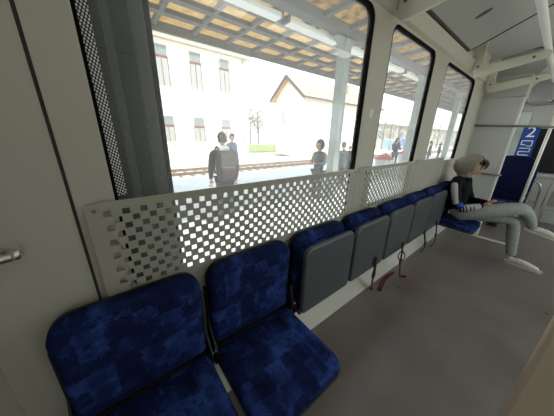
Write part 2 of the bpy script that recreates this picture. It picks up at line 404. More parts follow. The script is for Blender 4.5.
box('stand_off', (0.1, -0.016, 0.872), (0.13, -0.0, 0.885), STEEL, pA); box('stand_off', (1.2, -0.016, 0.872), (1.23, 0.0, 0.885), STEEL, pA)
pB = empty('perforated_sheet', (0, 0, 0)); tag(pB, 'shorter cream sheet with square holes below the narrow middle window', 'panel')
o = perforated('b', 1.384, 2.42, 0.872, 1.240, 1.50, 2.335, 0); o.parent = pB
for x, z in ((1.41, 1.215), (1.41, 0.90), (2.395, 1.215)): screw(x, z, pB)
pC = empty('plain_sheet', (0, 0, 0)); tag(pC, 'plain cream sheet without holes beside the seated passenger', 'panel')
box('sheet', (2.426, -0.020, 0.872), (3.25, -0.016, 1.24), PANEL, pC)
for x in (2.45, 3.22): screw(x, 1.215, pC)
box('stand_off', (1.5, -0.016, 0.872), (1.53, 0.0, 0.885), STEEL, pB); box('stand_off', (2.8, -0.016, 0.872), (2.83, 0.0, 0.885), STEEL, pC)
sh = box('trim_5', (3.27, -0.018, 0.872), (4.3, 0.0, 1.20), WALL, bev=0.003); tag(sh, 'cream lower wall panel behind the seated passenger', 'trim', kind='structure')

# ------------------------------------------------------------------ tip-up seats
SEATX = [-0.005, 0.485, 0.98, 1.468, 1.956, 2.445, 2.935, 3.43]
rail = empty('seat_mounting_rail', (0, 0, 0)); tag(rail, 'dark steel rail on the wall carrying the tip-up seats', 'rail')
box('beam', (X0 + 0.09, -0.045, 0.36), (3.72, -0.022, 0.44), mat('dark_olive_steel', (0.05, 0.055, 0.045), 0.5), rail, bev=0.004)
def back_bm():
    return cushion_bm(0.452, 0.43, [(0.0, -0.042), (0.0, -0.068), (0.006, -0.084), (0.022, -0.094), (0.06, -0.098), (0.13, -0.096)], (0.075, 0.075, 0.03, 0.03), 7)
def pan_bm():
    # modelled upright: outline x,z ; depth y (front = fabric side)
    return cushion_bm(0.458, 0.425, [(0.004, 0.0), (0.0, -0.01), (0.0, -0.028), (0.008, -0.042), (0.03, -0.050), (0.09, -0.052)], (0.07, 0.07, 0.02, 0.02), 7)
def shell_bm():
    return cushion_bm(0.464, 0.432, [(0.012, 0.022), (0.004, 0.018), (0.0, 0.010), (0.0, 0.0)], (0.06, 0.06, 0.03, 0.03), 7)
def make_seat(x, folded, label, group):
    s = empty('tip_up_seat', (x, 0, 0)); tag(s, label, 'seat', group)
    bk = back_bm(); bmesh.ops.translate(bk, vec=(0, 0, 0.705), verts=bk.verts)
    bmesh.ops.rotate(bk, cent=(0, -0.05, 0.49), matrix=Matrix.Rotation(0.03, 3, 'X'), verts=bk.verts)
    from_bm('backrest', bk, FAB, s, True)
    bs = cushion_bm(0.452, 0.42, [(0.004, -0.024), (0, -0.028), (0, -0.043)], (0.07, 0.07, 0.03, 0.03), 6)
    bmesh.ops.translate(bs, vec=(0, 0, 0.70), verts=bs.verts); from_bm('back_shell', bs, BLACK, s)
    pn = pan_bm(); sl = shell_bm()
    bmesh.ops.translate(sl, vec=(0, 0.0, 0), verts=sl.verts)
    rim = cushion_bm(0.468, 0.434, [(0.0, 0.003), (0.0, 0.007), (0.006, 0.0085), (0.02, 0.009)], (0.062, 0.062, 0.032, 0.032), 7)
    if folded:
        # upright: fabric towards the wall, shell towards the aisle
        M4 = Matrix.Translation((0, -0.150, 0.652)) @ Matrix.Rotation(-0.02, 4, 'X') @ Matrix.Diagonal((1, -1, 1, 1))
        Mp = M4 @ Matrix.Translation((0, 0.0, 0))
        mats = Matrix.Translation((0, -0.152, 0.660)) @ Matrix.Diagonal((1, -1, 1, 1))
        for b in (pn, sl, rim): bmesh.ops.transform(b, matrix=mats, verts=b.verts)
        # pan fabric spans y -0.150 .. -0.086 ; keep clear of backrest
        for b in (pn, sl, rim): bmesh.ops.translate(b, vec=(0, -0.002, 0), verts=b.verts)
    else:
        T = Matrix.Translation((0, -0.288, 0.420)) @ Matrix.Rotation(math.radians(2.5), 4, 'X') @ Matrix(((1, 0, 0, 0), (0, 0, -1, 0), (0, -1, 0, 0), (0, 0, 0, 1)))
        for b in (pn, sl, rim): bmesh.ops.transform(b, matrix=T, verts=b.verts)
    from_bm('cushion', pn, FAB, s, True)
    so_ = from_bm('pan_shell', sl, SHELL, s); from_bm('rim', rim, SHEDGE, so_)
    for sx in (-1, 1):
        br = prism('bracket', [(-0.0465, 0.37), (-0.105, 0.395), (-0.125, 0.43), (-0.128, 0.50), (-0.10, 0.535), (-0.055, 0.60), (-0.052, 0.80), (-0.024, 0.80), (-0.024, 0.445), (-0.0465, 0.443)], 'x', sx * 0.2335 - 0.0035, sx * 0.2335 + 0.0035, BLACK, s)
        from_bm('hinge_cap', disc_bm((sx * 0.2385, -0.112, 0.495), (sx, 0, 0), 0.014, 0.005, 16, 0.003), CHROME, br)
    return s
lab = ['unfolded blue tip-up seat at the end of the row beside the cream cross partition',
       'unfolded blue tip-up seat between another unfolded seat and a folded one']
for i in range(2): make_seat(SEATX[i], False, lab[i], 'tip-up seats along the wall')
folded_labels = ['folded-up seat with grey shell next to the unfolded seats', 'folded-up grey-shelled seat, second of five counted from the unfolded seats',
          'folded-up grey-shelled seat in the middle of the five folded ones', 'folded-up grey-shelled seat, second of five counted from the seated passenger',
          'folded-up seat with grey shell right beside the seated passenger']
for i in range(5): make_seat(SEATX[2 + i], True, folded_labels[i], 'tip-up seats along the wall')
make_seat(SEATX[7], False, 'unfolded blue tip-up seat under the hooded passenger', 'tip-up seats along the wall')

# hanging belts
def belt(pts, label, loops=(), mats=(BELTB, RED), k=1.0):
    e = empty('lap_belt', pts[0]); tag(e, label, 'belt', 'seat belts hanging below the folded seats')
    o0 = Vector(pts[0])
    P = [Vector(p) - o0 for p in smooth_path(pts)]
    h = len(P) * 2 // 5
    tube('webbing', P[:h + 1], (0.022 * k, 0.004), mats[0], e, 8, flat=(1, 0, 0)); tube('red_webbing', P[h:], (0.019 * k, 0.004), mats[1], e, 8, flat=(1, 0, 0))
    for lp in loops:
        tube('loop', [Vector(p) - o0 for p in smooth_path(lp)], (0.009, 0.003), mats[1], e, 8, flat=(1, 0, 0))
    q = P[h]
    box('buckle', (q.x - 0.018 * k, q.y - 0.008, q.z - 0.025), (q.x + 0.018 * k, q.y + 0.008, q.z + 0.025), BLACK, e, bev=0.004)
def zy(u, v, y): p = pix(u, v, y=y); return (p.x, p.y, max(p.z, 0.006))
yb = -0.185
belt([zy(291, 285, -0.12), zy(292, 300, -0.12), zy(296, 309, -0.13), zy(300, 314, -0.14)], 'short red and black belt beside the unfolded seat', mats=(BELTB, RED), k=0.45)
f1 = pix(371, 289, z=0.006); f2 = pix(378, 290, z=0.006); f3 = pix(383, 279, z=0.006); f4 = pix(393, 272, z=0.006)
belt([zy(376, 258, yb), zy(375, 268, yb), zy(373, 278, yb), (f1.x, f1.y, 0.03), tuple(f1)], 'red and black belt whose loose end lies on the floor',
     loops=([tuple(f2), tuple(f3), tuple(f4)], [tuple(f2 + Vector((0.0, -0.02, 0))), tuple(f3 + Vector((0.02, -0.02, 0.002))), tuple(f4 + Vector((0.02, -0.01, 0)))]))
g1 = pix(400, 277, z=0.006); g2 = pix(406, 277, z=0.006)
belt([zy(403, 243, yb), zy(402, 252, yb), zy(400, 266, yb), (g1.x, g1.y, 0.02), tuple(g2)], 'red belt tied in a loop below the middle folded seats',
     loops=([zy(402, 250, yb), zy(398, 256, yb), zy(401, 261, yb), zy(405, 256, yb), zy(402, 250, yb)],))
belt([zy(424.5, 231, yb), zy(425, 242, yb), zy(424, 248, yb), zy(421, 252, yb)], 'black belt ending just above the floor near the passenger', mats=(BELTB, BELTB))
k1 = pix(434, 245, z=0.006); k2 = pix(430, 246, z=0.006)
belt([zy(437, 221, yb), zy(436, 233, yb), zy(434, 243, yb), tuple(k2)], 'black belt touching the floor beside the seated passenger', mats=(BELTB, BELTB))

# ------------------------------------------------------------------ brackets and overhead rail
def bracket(x, dz, label, t=0.032):
    pts = [(0.0, 2.50), (-0.10, 2.50), (-0.105, 2.27), (-0.115, 2.235), (-0.14, 2.208), (-0.56, 2.248), (-0.585, 2.235), (-0.585, 2.195), (-0.565, 2.185), (-0.15, 2.112), (-0.10, 2.105), (-0.06, 2.11), (-0.036, 2.16), (-0.036, 2.30), (0.0, 2.30)]
    e = empty('rail_bracket', (x, 0, dz)); tag(e, label, 'bracket', 'cream brackets carrying the overhead rail')
    prism('plate', pts, 'x', -t / 2, t / 2, BRK, e, bev=0.004)
    for yy, zz in ((-0.48, 2.205), (-0.075, 2.20)):
        from_bm('bolt', disc_bm((-t / 2 - 0.001, yy, zz), (-1, 0, 0), 0.011, 0.004, 12), mat('bolt_dark', (0.12, 0.11, 0.1), 0.4), e)
bracket(1.56, 0.005, 'cream bracket over the first window pillar')
bracket(3.40, 0.0, 'cream bracket over the passenger window')
bracket(4.20, -0.06, 'cream bracket next to the grey cross partition')
orail = tube('overhead_rail', [(X0, -0.535, 2.278), (2.0, -0.54, 2.278), (4.3, -0.55, 2.278), (6.2, -0.565, 2.278)], 0.024, WHITE, None, 14)
tag(orail, 'long white grab rail hung on the cream brackets', 'rail')

# ------------------------------------------------------------------ left side: rail end
hr = empty('grab_rail', (0, 0, 0)); tag(hr, 'steel grab rail with flared end cap on the wall beside the first seat', 'rail')
hp = pix(8, 258, y=-0.05)
tube('bar', [(hp.x + 0.012, -0.045, hp.z + 0.002), (hp.x - 0.03, -0.046, hp.z - 0.004), (X0 + 0.001, -0.05, hp.z - 0.022)], 0.0125, STEEL, hr, 14)
ball('end_cap', (hp.x + 0.014, -0.045, hp.z + 0.003), (0.012, 0.016, 0.016), CHROME, hr, None, 14)
tube('mount', [(hp.x - 0.03, -0.001, hp.z - 0.004), (hp.x - 0.03, -0.046, hp.z - 0.004)], 0.009, STEEL, hr, 10)
from_bm('flange', disc_bm((hp.x - 0.03, -0.004, hp.z - 0.004), (0, -1, 0), 0.02, 0.006, 20, 0.003), CHROME, hr)

# near partition edge (right of the camera)
ds = empty('draught_screen', (0.80, -0.957, 0)); tag(ds, 'beige upright screen edge standing on the floor across from the seats', 'screen')
box('panel', (0.0, -0.75, 0.03), (0.045, 0.0, 1.75), BEIGE, ds, bev=0.012)
box('foot', (-0.01, -0.75, 0.0), (0.055, -0.02, 0.03), STEEL, ds)

# ------------------------------------------------------------------ vestibule beyond the passenger
pt = empty('cross_partition', (4.40, 0, 0)); tag(pt, 'grey-white cross partition with pale edge behind the seated passenger', 'partition')
box('panel', (0.0, -0.40, 0.06), (0.05, -0.001, 1.985), mat('grey_white_laminate', (0.50, 0.51, 0.48), 0.5), pt)
box('edge_trim', (-0.006, -0.425, 0.06), (0.056, -0.40, 1.985), mat('pale_edge', (0.75, 0.76, 0.72), 0.4), pt, bev=0.005)
box('header', (-0.02, -0.42, 1.995), (0.30, -0.001, 2.25), mat('grey_header', (0.45, 0.45, 0.42), 0.5), pt, bev=0.01)
box('base', (-0.01, -0.425, 0.0), (0.06, -0.001, 0.06), PLINTH, pt)
ths = box('trim_6', (4.39, -0.80, 0.0), (4.44, -0.43, 0.012), PLINTH); tag(ths, 'pale threshold strip on the floor by the cross partition', 'threshold', kind='structure')
r1 = tube('cross_rail', [(4.37, 0.0, 1.645), (4.37, -0.3, 1.635), (4.36, -1.15, 1.60)], 0.014, mat('grey_rail', (0.24, 0.24, 0.23), 0.35, 0.6), None, 10); tag(r1, 'thin grey horizontal rail across the partition above the passenger', 'rail')
RZ = pix(488, 174, x=4.36).z
r2 = tube('cross_rail', [(4.399, -0.25, RZ), (4.36, -0.25, RZ), (4.36, -0.44, RZ), (4.399, -0.44, RZ)], 0.014, MT['grey_rail'], None, 10); tag(r2, 'thin grey rail behind the passenger at shoulder height', 'rail')
pole = tube('grab_pole', [(4.9, -0.715, 0.0), (4.9, -0.715, 2.60)], 0.019, mat('pale_steel', (0.82, 0.82, 0.78), 0.35, 0.2), None, 14); tag(pole, 'pale vertical grab pole beside the dark blue seat', 'pole')
# transverse seat
ts = empty('transverse_seat', (5.5, -0.47, 0)); tag(ts, 'tall dark navy blue seat facing the passenger', 'seat')
tb = cushion_bm(0.55, 0.80, [(0.01, 0.05), (0, 0.02), (0, -0.02), (0.02, -0.045), (0.07, -0.052)], (0.20, 0.20, 0.05, 0.05), 8)
FAB2 = mat('navy_velour', (0.006, 0.009, 0.038), 0.95, noise=0.3, nscale=20, spec=0.1)
bmesh.ops.transform(tb, matrix=Matrix.Translation((0.06, 0, 0.80)) @ Matrix.Rotation(0.12, 4, 'Y') @ Matrix.Rotation(-PI / 2, 4, 'Z'), verts=tb.verts)
from_bm('backrest', tb, FAB2, ts, True)
tb = cushion_bm(0.56, 0.81, [(0.012, 0.012), (0, 0.006), (0, -0.012)], (0.205, 0.205, 0.05, 0.05), 8)
bmesh.ops.transform(tb, matrix=Matrix.Translation((0.118, 0, 0.80)) @ Matrix.Rotation(0.12, 4, 'Y') @ Matrix.Rotation(-PI / 2, 4, 'Z'), verts=tb.verts)
from_bm('back_shell', tb, mat('blue_shell', (0.012, 0.035, 0.20), 0.4), ts)
from_bm('seat_cushion', box_bm((-0.44, -0.225, 0.37), (-0.01, 0.225, 0.46), 0.03), FAB, ts, True)
box('pedestal', (-0.30, -0.06, 0.0), (-0.12, 0.06, 0.37), BLACK, ts)
for sy in (-1, 1):
    box('armrest', (-0.33, sy * 0.26 - 0.02, 0.60), (0.02, sy * 0.26 + 0.02, 0.64), BLACK, ts, bev=0.008)
    box('arm_strut', (-0.02, sy * 0.255 - 0.012, 0.42), (0.03, sy * 0.255 + 0.012, 0.62), STEEL, ts)
ah = empty('tube_frame', (5.85, -0.75, 0)); tag(ah, 'bent chrome tube frame beside the dark blue seat', 'frame')
tube('hoop', smooth_path([(0, 0.22, 0.79), (0, 0.08, 0.795), (0, -0.04, 0.77), (0, -0.095, 0.69), (0, -0.11, 0.55), (0, -0.115, 0.3), (0, -0.115, 0.0)]), 0.017, CHROME, ah, 10)
tube('cross_tube', [(0, 0.22, 0.45), (0, -0.115, 0.42)], 0.012, CHROME, ah, 8)
tube('upright', [(0, 0.22, 0.79), (0, 0.22, 0.0)], 0.015, CHROME, ah, 8)
fr = empty('wall_box', (5.7, -1.05, 0)); tag(fr, 'small pale framed wall box behind the chrome tube frame', 'box')
box('body', (0.0, -0.22, 0.35), (0.10, 0.12, 0.78), mat('pinkish_grey_panel', (0.5, 0.47, 0.45), 0.4), fr, bev=0.02)
box('inset', (-0.008, -0.15, 0.42), (0.0, 0.06, 0.70), mat('inset_steel', (0.35, 0.34, 0.33), 0.35, 0.5), fr, bev=0.003)
box('leg', (0.03, -0.2, 0.0), (0.07, -0.16, 0.35), STEEL, fr); box('leg', (0.03, 0.06, 0.0), (0.07, 0.1, 0.35), STEEL, fr)
# far end wall furniture: notice board, dark glass, class sign
nb = box('notice_board', (6.27, -0.40, 0.78), (6.299, -0.14, 1.95), mat('pale_green_board', (0.62, 0.70, 0.62), 0.5), bev=0.004); tag(nb, 'pale green tall notice board on the far end wall', 'board')
rs = box('red_notice', (6.264, -0.155, 1.36), (6.269, -0.135, 1.52), mat('red_print', (0.5, 0.05, 0.05), 0.6)); tag(rs, 'narrow red notice at the edge of the pale green board', 'sign')
dg = empty('end_window', (6.3, 0, 0)); tag(dg, 'dark tinted end window behind the blue class sign', 'window')
box('glass', (-0.02, -2.0, 0.90), (-0.002, -0.44, 1.66), DKGLS, dg)
for y in (-0.44, -1.02, -1.98): box('mullion', (-0.03, y - 0.03, 0.88), (-0.002, y, 1.68), STEEL, dg)
box('sill', (-0.09, -2.0, 0.83), (-0.002, -0.44, 0.88), mat('sill_grey', (0.55, 0.55, 0.53), 0.4), dg, bev=0.006)
sg = empty('class_sign', (6.1, -0.468, 1.39)); tag(sg, 'tall blue second class sign with white 2 and pictogram lines', 'sign')
SGB = mat('sign_blue', (0.012, 0.065, 0.30), 0.35)
box('plate', (0.0, -0.11, -0.31), (0.012, 0.10, 0.31), SGB, sg)
SGW = mat('sign_white', (0.85, 0.88, 0.92), 0.5)
def text_mesh(name, body, size, parent, matrix, material):
    cu = bpy.data.curves.new(name, 'FONT'); cu.body = body; cu.size = size; cu.align_x = 'CENTER'; cu.align_y = 'CENTER'; cu.extrude = 0.001
    o = bpy.data.objects.new(name, cu); C.objects.link(o); bpy.context.view_layer.update()
    me = bpy.data.meshes.new_from_object(o.evaluated_get(bpy.context.evaluated_depsgraph_get())); bpy.data.objects.remove(o)
    me.transform(matrix); return link_mesh(name, me, material, parent)
FACE = Matrix(((0, 0, -1, -0.002), (-1, 0, 0, 0), (0, 1, 0, 0), (0, 0, 0, 1)))   # text x -> -y, text y -> z, normal -> -x
text_mesh('numeral', '2', 0.25, sg, Matrix.Translation((0, -0.01, 0.2)) @ FACE, SGW)
def stroke(pts, r=0.007):
    for a, b in zip(pts, pts[1:]):
        y0, y1 = sorted((a[0], b[0])); z0, z1 = sorted((a[1], b[1]))
        box('pictogram_line', (-0.003, y0 - r, z0 - r), (0.0, y1 + r, z1 + r), SGW, sg)
stroke([(0.06, 0.06), (-0.07, 0.06), (-0.07, -0.03), (-0.02, -0.03)]); stroke([(0.06, 0.06), (0.06, -0.01), (0.01, -0.01)])
stroke([(0.06, -0.07), (-0.07, -0.07), (-0.07, -0.13), (0.06, -0.13), (0.06, -0.19), (-0.07, -0.19)]); stroke([(0.07, -0.24), (0.02, -0.24), (0.02, -0.28)])
box('mount', (0.012, -0.02, 0.05), (0.165, 0.02, 0.25), STEEL, sg)
# lowered ceiling over the vestibule with round lamp
vc = prism('trim_7', [(-0.30, 2.10), (-0.36, 2.045), (-0.9, 2.06), (-2.2, 2.06), (-2.2, 2.6), (-0.62, 2.6)], 'x', 5.3, 6.28, mat('vestibule_grey', (0.36, 0.36, 0.37), 0.5)); tag(vc, 'lowered grey ceiling bulkhead near the far end wall', 'bulkhead', kind='structure')
sl = empty('spot_lamp', (5.62, -0.62, 2.05)); tag(sl, 'small round recessed ceiling lamp in the grey bulkhead', 'lamp')
from_bm('ring', disc_bm((0, 0, -0.004), (0, 0, -1), 0.07, 0.012, 24, 0.01), CHROME, sl); from_bm('lens', disc_bm((0, 0, -0.011), (0, 0, -1), 0.045, 0.004, 20), DARK, sl)
cvf = prism('trim_8', [(-0.0, 2.26), (-0.32, 2.16), (-0.62, 2.55), (-0.62, 2.6), (0.0, 2.6)], 'x', 4.75, 6.28, CEIL2); tag(cvf, 'white angled cove over the vestibule wall', 'cove', kind='structure')

# ------------------------------------------------------------------ seated passenger
def person_head(parent, c, tilt, facing, hairm, skinm, s=1.0, hair=True):
    """c: head centre, facing: heading angle about z (0 = +x), tilt: nod down"""
    R3 = Matrix.Rotation(facing, 3, 'Z') @ Matrix.Rotation(tilt, 3, 'Y'); c = Vector(c)
    def P(x, y, z): return c + R3 @ (Vector((x, y, z)) * s)
    bm = bmesh.new(); bmesh.ops.create_uvsphere(bm, u_segments=24, v_segments=16, radius=1)
    for v in bm.verts:
        x, y, z = v.co
        wx, wy, wz = 0.098, 0.077, 0.122
        if z < 0: wy *= 1 - 0.28 * (-z); wx *= 1 - 0.10 * (-z)
        X, Y, Z = x * wx, y * wy, z * wz
        if x > 0.55 and abs(y) < 0.28 and -0.35 < z < 0.12: X += 0.022 * (1 - abs(y) / 0.28) * (1 - abs(z + 0.18) / 0.35 if abs(z + 0.18) < 0.35 else 0)
        if x > 0.3 and z < -0.6: X += 0.012
        if x > 0.5 and 0.02 < z < 0.22 and 0.2 < abs(y) < 0.6: X -= 0.008
        v.co = P(X, Y, Z)
    hd = from_bm('head', bm, skinm, parent, True)
    for sy in (-1, 1):
        ball('ear', P(-0.005, sy * 0.077, -0.01), (0.018 * s, 0.010 * s, 0.030 * s), skinm, hd, Matrix.Rotation(facing, 3, 'Z').to_quaternion(), 10)
        ball('eye', P(0.083, sy * 0.030, 0.008), 0.0095 * s, mat('eye_dark', (0.03, 0.02, 0.02), 0.3), hd, None, 8)
    tube('mouth', [P(0.090, -0.022, -0.068), P(0.096, 0, -0.070), P(0.090, 0.022, -0.068)], 0.004 * s, mat('lip', (0.45, 0.16, 0.13), 0.6), hd, 6)
    if hair:
        bm = bmesh.new(); bmesh.ops.create_uvsphere(bm, u_segments=20, v_segments=14, radius=1)
        for v in bm.verts:
            x, y, z = v.co
            cut = -0.15 if x < 0.1 else 0.35
            zz = max(z, cut - 0.25 * (1 - abs(x)))
            v.co = P(x * 0.106 - 0.008, y * 0.086, max(z * 0.132 + 0.006, -0.07 if x < 0.15 else 0.055))
        from_bm('hair', bm, hairm, hd, True)
    return hd, P
SKIN = mat('skin', (0.50, 0.27, 0.19), 0.55)
HAIR = mat('ginger_brown_hair', (0.075, 0.036, 0.016), 0.7)
JEANS = mat('pale_grey_denim', (0.29, 0.305, 0.29), 0.9, noise=0.12, nscale=25)
HOOD = mat('grey_hoodie', (0.21, 0.19, 0.155), 0.9, noise=0.08, nscale=60)
JACK = mat('black_jacket', (0.008, 0.009, 0.010), 0.9, spec=0.1)
SLV = mat('grey_white_sleeve', (0.36, 0.36, 0.36), 0.85)
BLUEJ = mat('royal_blue_cloth', (0.02, 0.05, 0.33), 0.8)
SHOE = mat('off_white_shoe', (0.62, 0.60, 0.52), 0.6)

ps = empty('person', (3.45, -0.25, 0.0)); tag(ps, 'seated passenger in a grey hood and black jacket looking at a phone', 'person')
off = Vector((3.45, -0.25, 0.0))
def L(p): return tuple(Vector(p[:3]) - off) + tuple(p[3:])
# torso + arms (jacket)
jv = [L(v) for v in [
 (3.45, -0.24, 0.56, (0.16, 0.12)),   # 0 pelvis
 (3.45, -0.20, 0.72, (0.165, 0.125)), # 1 belly
 (3.45, -0.20, 0.88, (0.175, 0.125)), # 2 chest
 (3.455, -0.23, 0.985, (0.12, 0.095)),  # 3 upper chest
 (3.46, -0.255, 1.03, (0.06, 0.06)),    # 4 neck base
 (3.265, -0.205, 0.945, 0.070),           # 5 near (right) shoulder
 (3.235, -0.235, 0.80, 0.060), (3.245, -0.29, 0.685, 0.055), # 6,7 elbow
 (3.31, -0.40, 0.70, 0.047), (3.37, -0.49, 0.725, 0.038),  # 8,9 wrist
 (3.645, -0.215, 0.945, 0.070), (3.68, -0.26, 0.80, 0.060), (3.66, -0.32, 0.70, 0.055), (3.58, -0.42, 0.715, 0.047), (3.51, -0.50, 0.735, 0.038)]]
je = [(0, 1), (1, 2), (2, 3), (3, 4), (2, 5), (5, 6), (6, 7), (7, 8), (8, 9), (2, 10), (10, 11), (11, 12), (12, 13), (13, 14)]
jk = skin('jacket', jv, je, JACK, ps)
# pale grey sleeve stripe on the near arm, patterned forearm cuff, blue hem
skin('sleeve_panel', [L(v) for v in [(3.232, -0.195, 0.965, 0.034), (3.208, -0.222, 0.87, 0.038), (3.203, -0.248, 0.78, 0.036), (3.208, -0.275, 0.71, 0.034)]], [(0, 1), (1, 2), (2, 3)], SLV, jk)
skin('forearm_sleeve', [L(v) for v in [(3.225, -0.285, 0.672, 0.052), (3.265, -0.36, 0.682, 0.050), (3.325, -0.44, 0.708, 0.043), (3.358, -0.478, 0.722, 0.036)]], [(0, 1), (1, 2), (2, 3)], SLV, jk)
for k in range(5):
    fa = [Vector(L((3.225, -0.285, 0.672))), Vector(L((3.265, -0.36, 0.682))), Vector(L((3.325, -0.44, 0.708)))]
    t = 0.25 + k * 0.34; i0 = min(int(t), 1); a = fa[i0].lerp(fa[i0 + 1], t - i0); d = (fa[i0 + 1] - fa[i0]).normalized()
    from_bm('black_band', disc_bm(a, d + Vector((0.0, 0.0, 0.28)), 0.0530 - 0.0026 * k, 0.011, 20), JACK, jk, True)
skin('blue_cuff', [L(v) for v in [(3.212, -0.268, 0.722, 0.044), (3.220, -0.31, 0.706, 0.042), (3.235, -0.35, 0.704, 0.028)]], [(0, 1), (1, 2)], BLUEJ, jk)
# trousers: left leg planted, right leg crossed over it
tv = [L(v) for v in [
 (3.45, -0.225, 0.555, (0.115, 0.100)), (3.45, -0.205, 0.66, (0.125, 0.10)),
 (3.545, -0.30, 0.545, 0.092), (3.62, -0.56, 0.565, 0.080), (3.68, -0.755, 0.555, 0.066), (3.72, -0.79, 0.36, 0.060), (3.745, -0.83, 0.14, 0.052), (3.748, -0.835, 0.10, 0.052),
 (3.36, -0.30, 0.570, 0.100), (3.42, -0.56, 0.68, 0.090), (3.52, -0.79, 0.745, 0.074), (3.74, -0.86, 0.60, 0.060), (3.92, -0.91, 0.455, 0.050)]]
te = [(0, 1), (0, 2), (2, 3), (3, 4), (4, 5), (5, 6), (6, 7), (0, 8), (8, 9), (9, 10), (10, 11), (11, 12)]
skin('trousers', tv, te, JEANS, ps)
def shoe(parent, heel, toe, upv=(0, 0, 1)):
    heel = Vector(heel); toe = Vector(toe); d = toe - heel; U = Vector(upv)
    up = (U - d.normalized() * U.dot(d.normalized())).normalized()
    s = skin('shoe', [(*(heel + up * 0.045), 0.040), (*(heel + d * 0.12 + up * 0.085), 0.040), (*(heel + d * 0.45 + up * 0.055), (0.044, 0.040)), (*(heel + d * 0.75 + up * 0.038), (0.047, 0.030)), (*(heel + d * 0.98 + up * 0.03), (0.036, 0.022))],
         [(0, 1), (0, 2), (2, 3), (3, 4)], SHOE, parent, root=2)
    side = d.normalized().cross(up)
    bm = bmesh.new(); top = []; bot = []
    for t, wd in ((-0.12, 0.022), (-0.05, 0.038), (0.3, 0.040), (0.7, 0.050), (0.95, 0.042), (1.08, 0.02)):
        top.append((t, wd))
    outl = [heel + d * t + side * wd for t, wd in top] + [heel + d * t - side * wd for t, wd in reversed(top)]
    A = [bm.verts.new(p) for p in outl]; B = [bm.verts.new(p + up * 0.022) for p in outl]; n = len(A)
    for i in range(n): bm.faces.new((A[i], A[(i + 1) % n], B[(i + 1) % n], B[i]))
    bm.faces.new(A[::-1]); bm.faces.new(B)
    from_bm('sole', bm, mat('sole_white', (0.55, 0.54, 0.50), 0.7), s)
    for t in (0.30, 0.42, 0.54):
        q = heel + d * t + up * (0.098 - 0.035 * (t - 0.25) / 0.3)
        tube('lace', [q - side * 0.028, q + up * 0.004, q + side * 0.028], 0.0045, mat('lace_grey', (0.35, 0.34, 0.3), 0.8), s, 6)
shoe(ps, L((3.755, -0.83, 0.0)), L((3.725, -1.10, 0.0)))
shoe(ps, L((3.965, -0.885, 0.395)), L((4.00, -1.14, 0.345)))
# head, hood and hair; facing -y, bowed
hc = Vector(L((3.455, -0.275, 1.150)))
hd, HP = person_head(ps, hc, 0.42, -PI / 2 + 0.12, HAIR, SKIN, 0.98)
bm = bmesh.new(); bmesh.ops.create_uvsphere(bm, u_segments=24, v_segments=16, radius=1)
R3 = Matrix.Rotation(-PI / 2 + 0.12, 3, 'Z') @ Matrix.Rotation(0.28, 3, 'Y')
kill = []
for v in bm.verts:
    x, y, z = v.co
    if x > 0.62: kill.append(v); continue
    X = x * 0.120 - 0.020; Y = y * 0.096; Z = z * 0.135 - 0.006; X -= 0.05 * max(0, -x) * max(0, 0.5 - abs(z - 0.1))
    if z < -0.3: X -= 0.02; Y *= 1.0
    if x < -0.4 and z < 0.1: X -= 0.03 * (-x - 0.4)
    v.co = hc + R3 @ Vector((X, Y, Z))
bmesh.ops.delete(bm, geom=kill, context='VERTS')
hood = from_bm('hood', bm, HOOD, ps, True)
sm = hood.modifiers.new('t', 'SOLIDIFY'); sm.thickness = 0.010; sm.offset = 1
skin('hood_collar', [L(v) for v in [(3.455, -0.20, 0.985, (0.10, 0.085)), (3.455, -0.225, 1.06, (0.085, 0.08)), (3.455, -0.24, 1.10, (0.08, 0.075))]], [(0, 1), (1, 2)], HOOD, ps)
# forelock of hair showing under the hood
for k in range(9):
    yy = -0.062 + 0.0155 * k; dz = 0.012 * math.sin(k * 2.3)
    bmh = tube_bm(smooth_path([HP(0.05, yy, 0.108), HP(0.092, yy * 1.02, 0.092), HP(0.110, yy * 1.05 + 0.004, 0.060 + dz), HP(0.106, yy * 1.1 + 0.010, 0.030 + dz)], 4), [0.014] * 5 + [0.013] * 3 + [0.011] * 2 + [0.008, 0.006, 0.003], 7)
    from_bm('hair_strand', bmh, HAIR, hd, True)
# hands with fingers around the phone
ph_c = Vector(L((3.445, -0.575, 0.775)))
def hand(parent, wrist, palm, tips, thumb):
    w_, p_ = Vector(wrist), Vector(palm)
    hb = skin('hand', [(*w_, 0.027), (*w_.lerp(p_, 0.6), (0.036, 0.022)), (*p_, (0.038, 0.018))], [(0, 1), (1, 2)], SKIN, parent)
    for k, (a, b, c) in enumerate(tips):
        skin('finger', [(*Vector(a), 0.0095), (*Vector(b), 0.009), (*Vector(c), 0.008)], [(0, 1), (1, 2)], SKIN, hb, sub=1)
    a, b, c = thumb
    skin('thumb', [(*Vector(a), 0.011), (*Vector(b), 0.010), (*Vector(c), 0.009)], [(0, 1), (1, 2)], SKIN, hb, sub=1)
def fingers(side):
    out = []
    for k in range(4):
        b0 = ph_c + Vector((side * 0.052, 0.045 - 0.021 * k, -0.012 - 0.004 * k))
        out.append((b0, b0 + Vector((-side * 0.006, -0.022, -0.018)), b0 + Vector((-side * (0.036 + 0.004 * (k in (1, 2))), -0.02, -0.02))))
    return out
hand(ps, L((3.372, -0.49, 0.728)), ph_c + Vector((-0.052, 0.035, -0.012)), fingers(-1), (ph_c + Vector((-0.062, 0.045, 0.0)), ph_c + Vector((-0.045, 0.02, 0.016)), ph_c + Vector((-0.018, 0.0, 0.014))))
hand(ps, L((3.512, -0.50, 0.738)), ph_c + Vector((0.052, 0.035, -0.012)), fingers(1), (ph_c + Vector((0.062, 0.045, 0.0)), ph_c + Vector((0.045, 0.02, 0.016)), ph_c + Vector((0.018, 0.0, 0.014))))
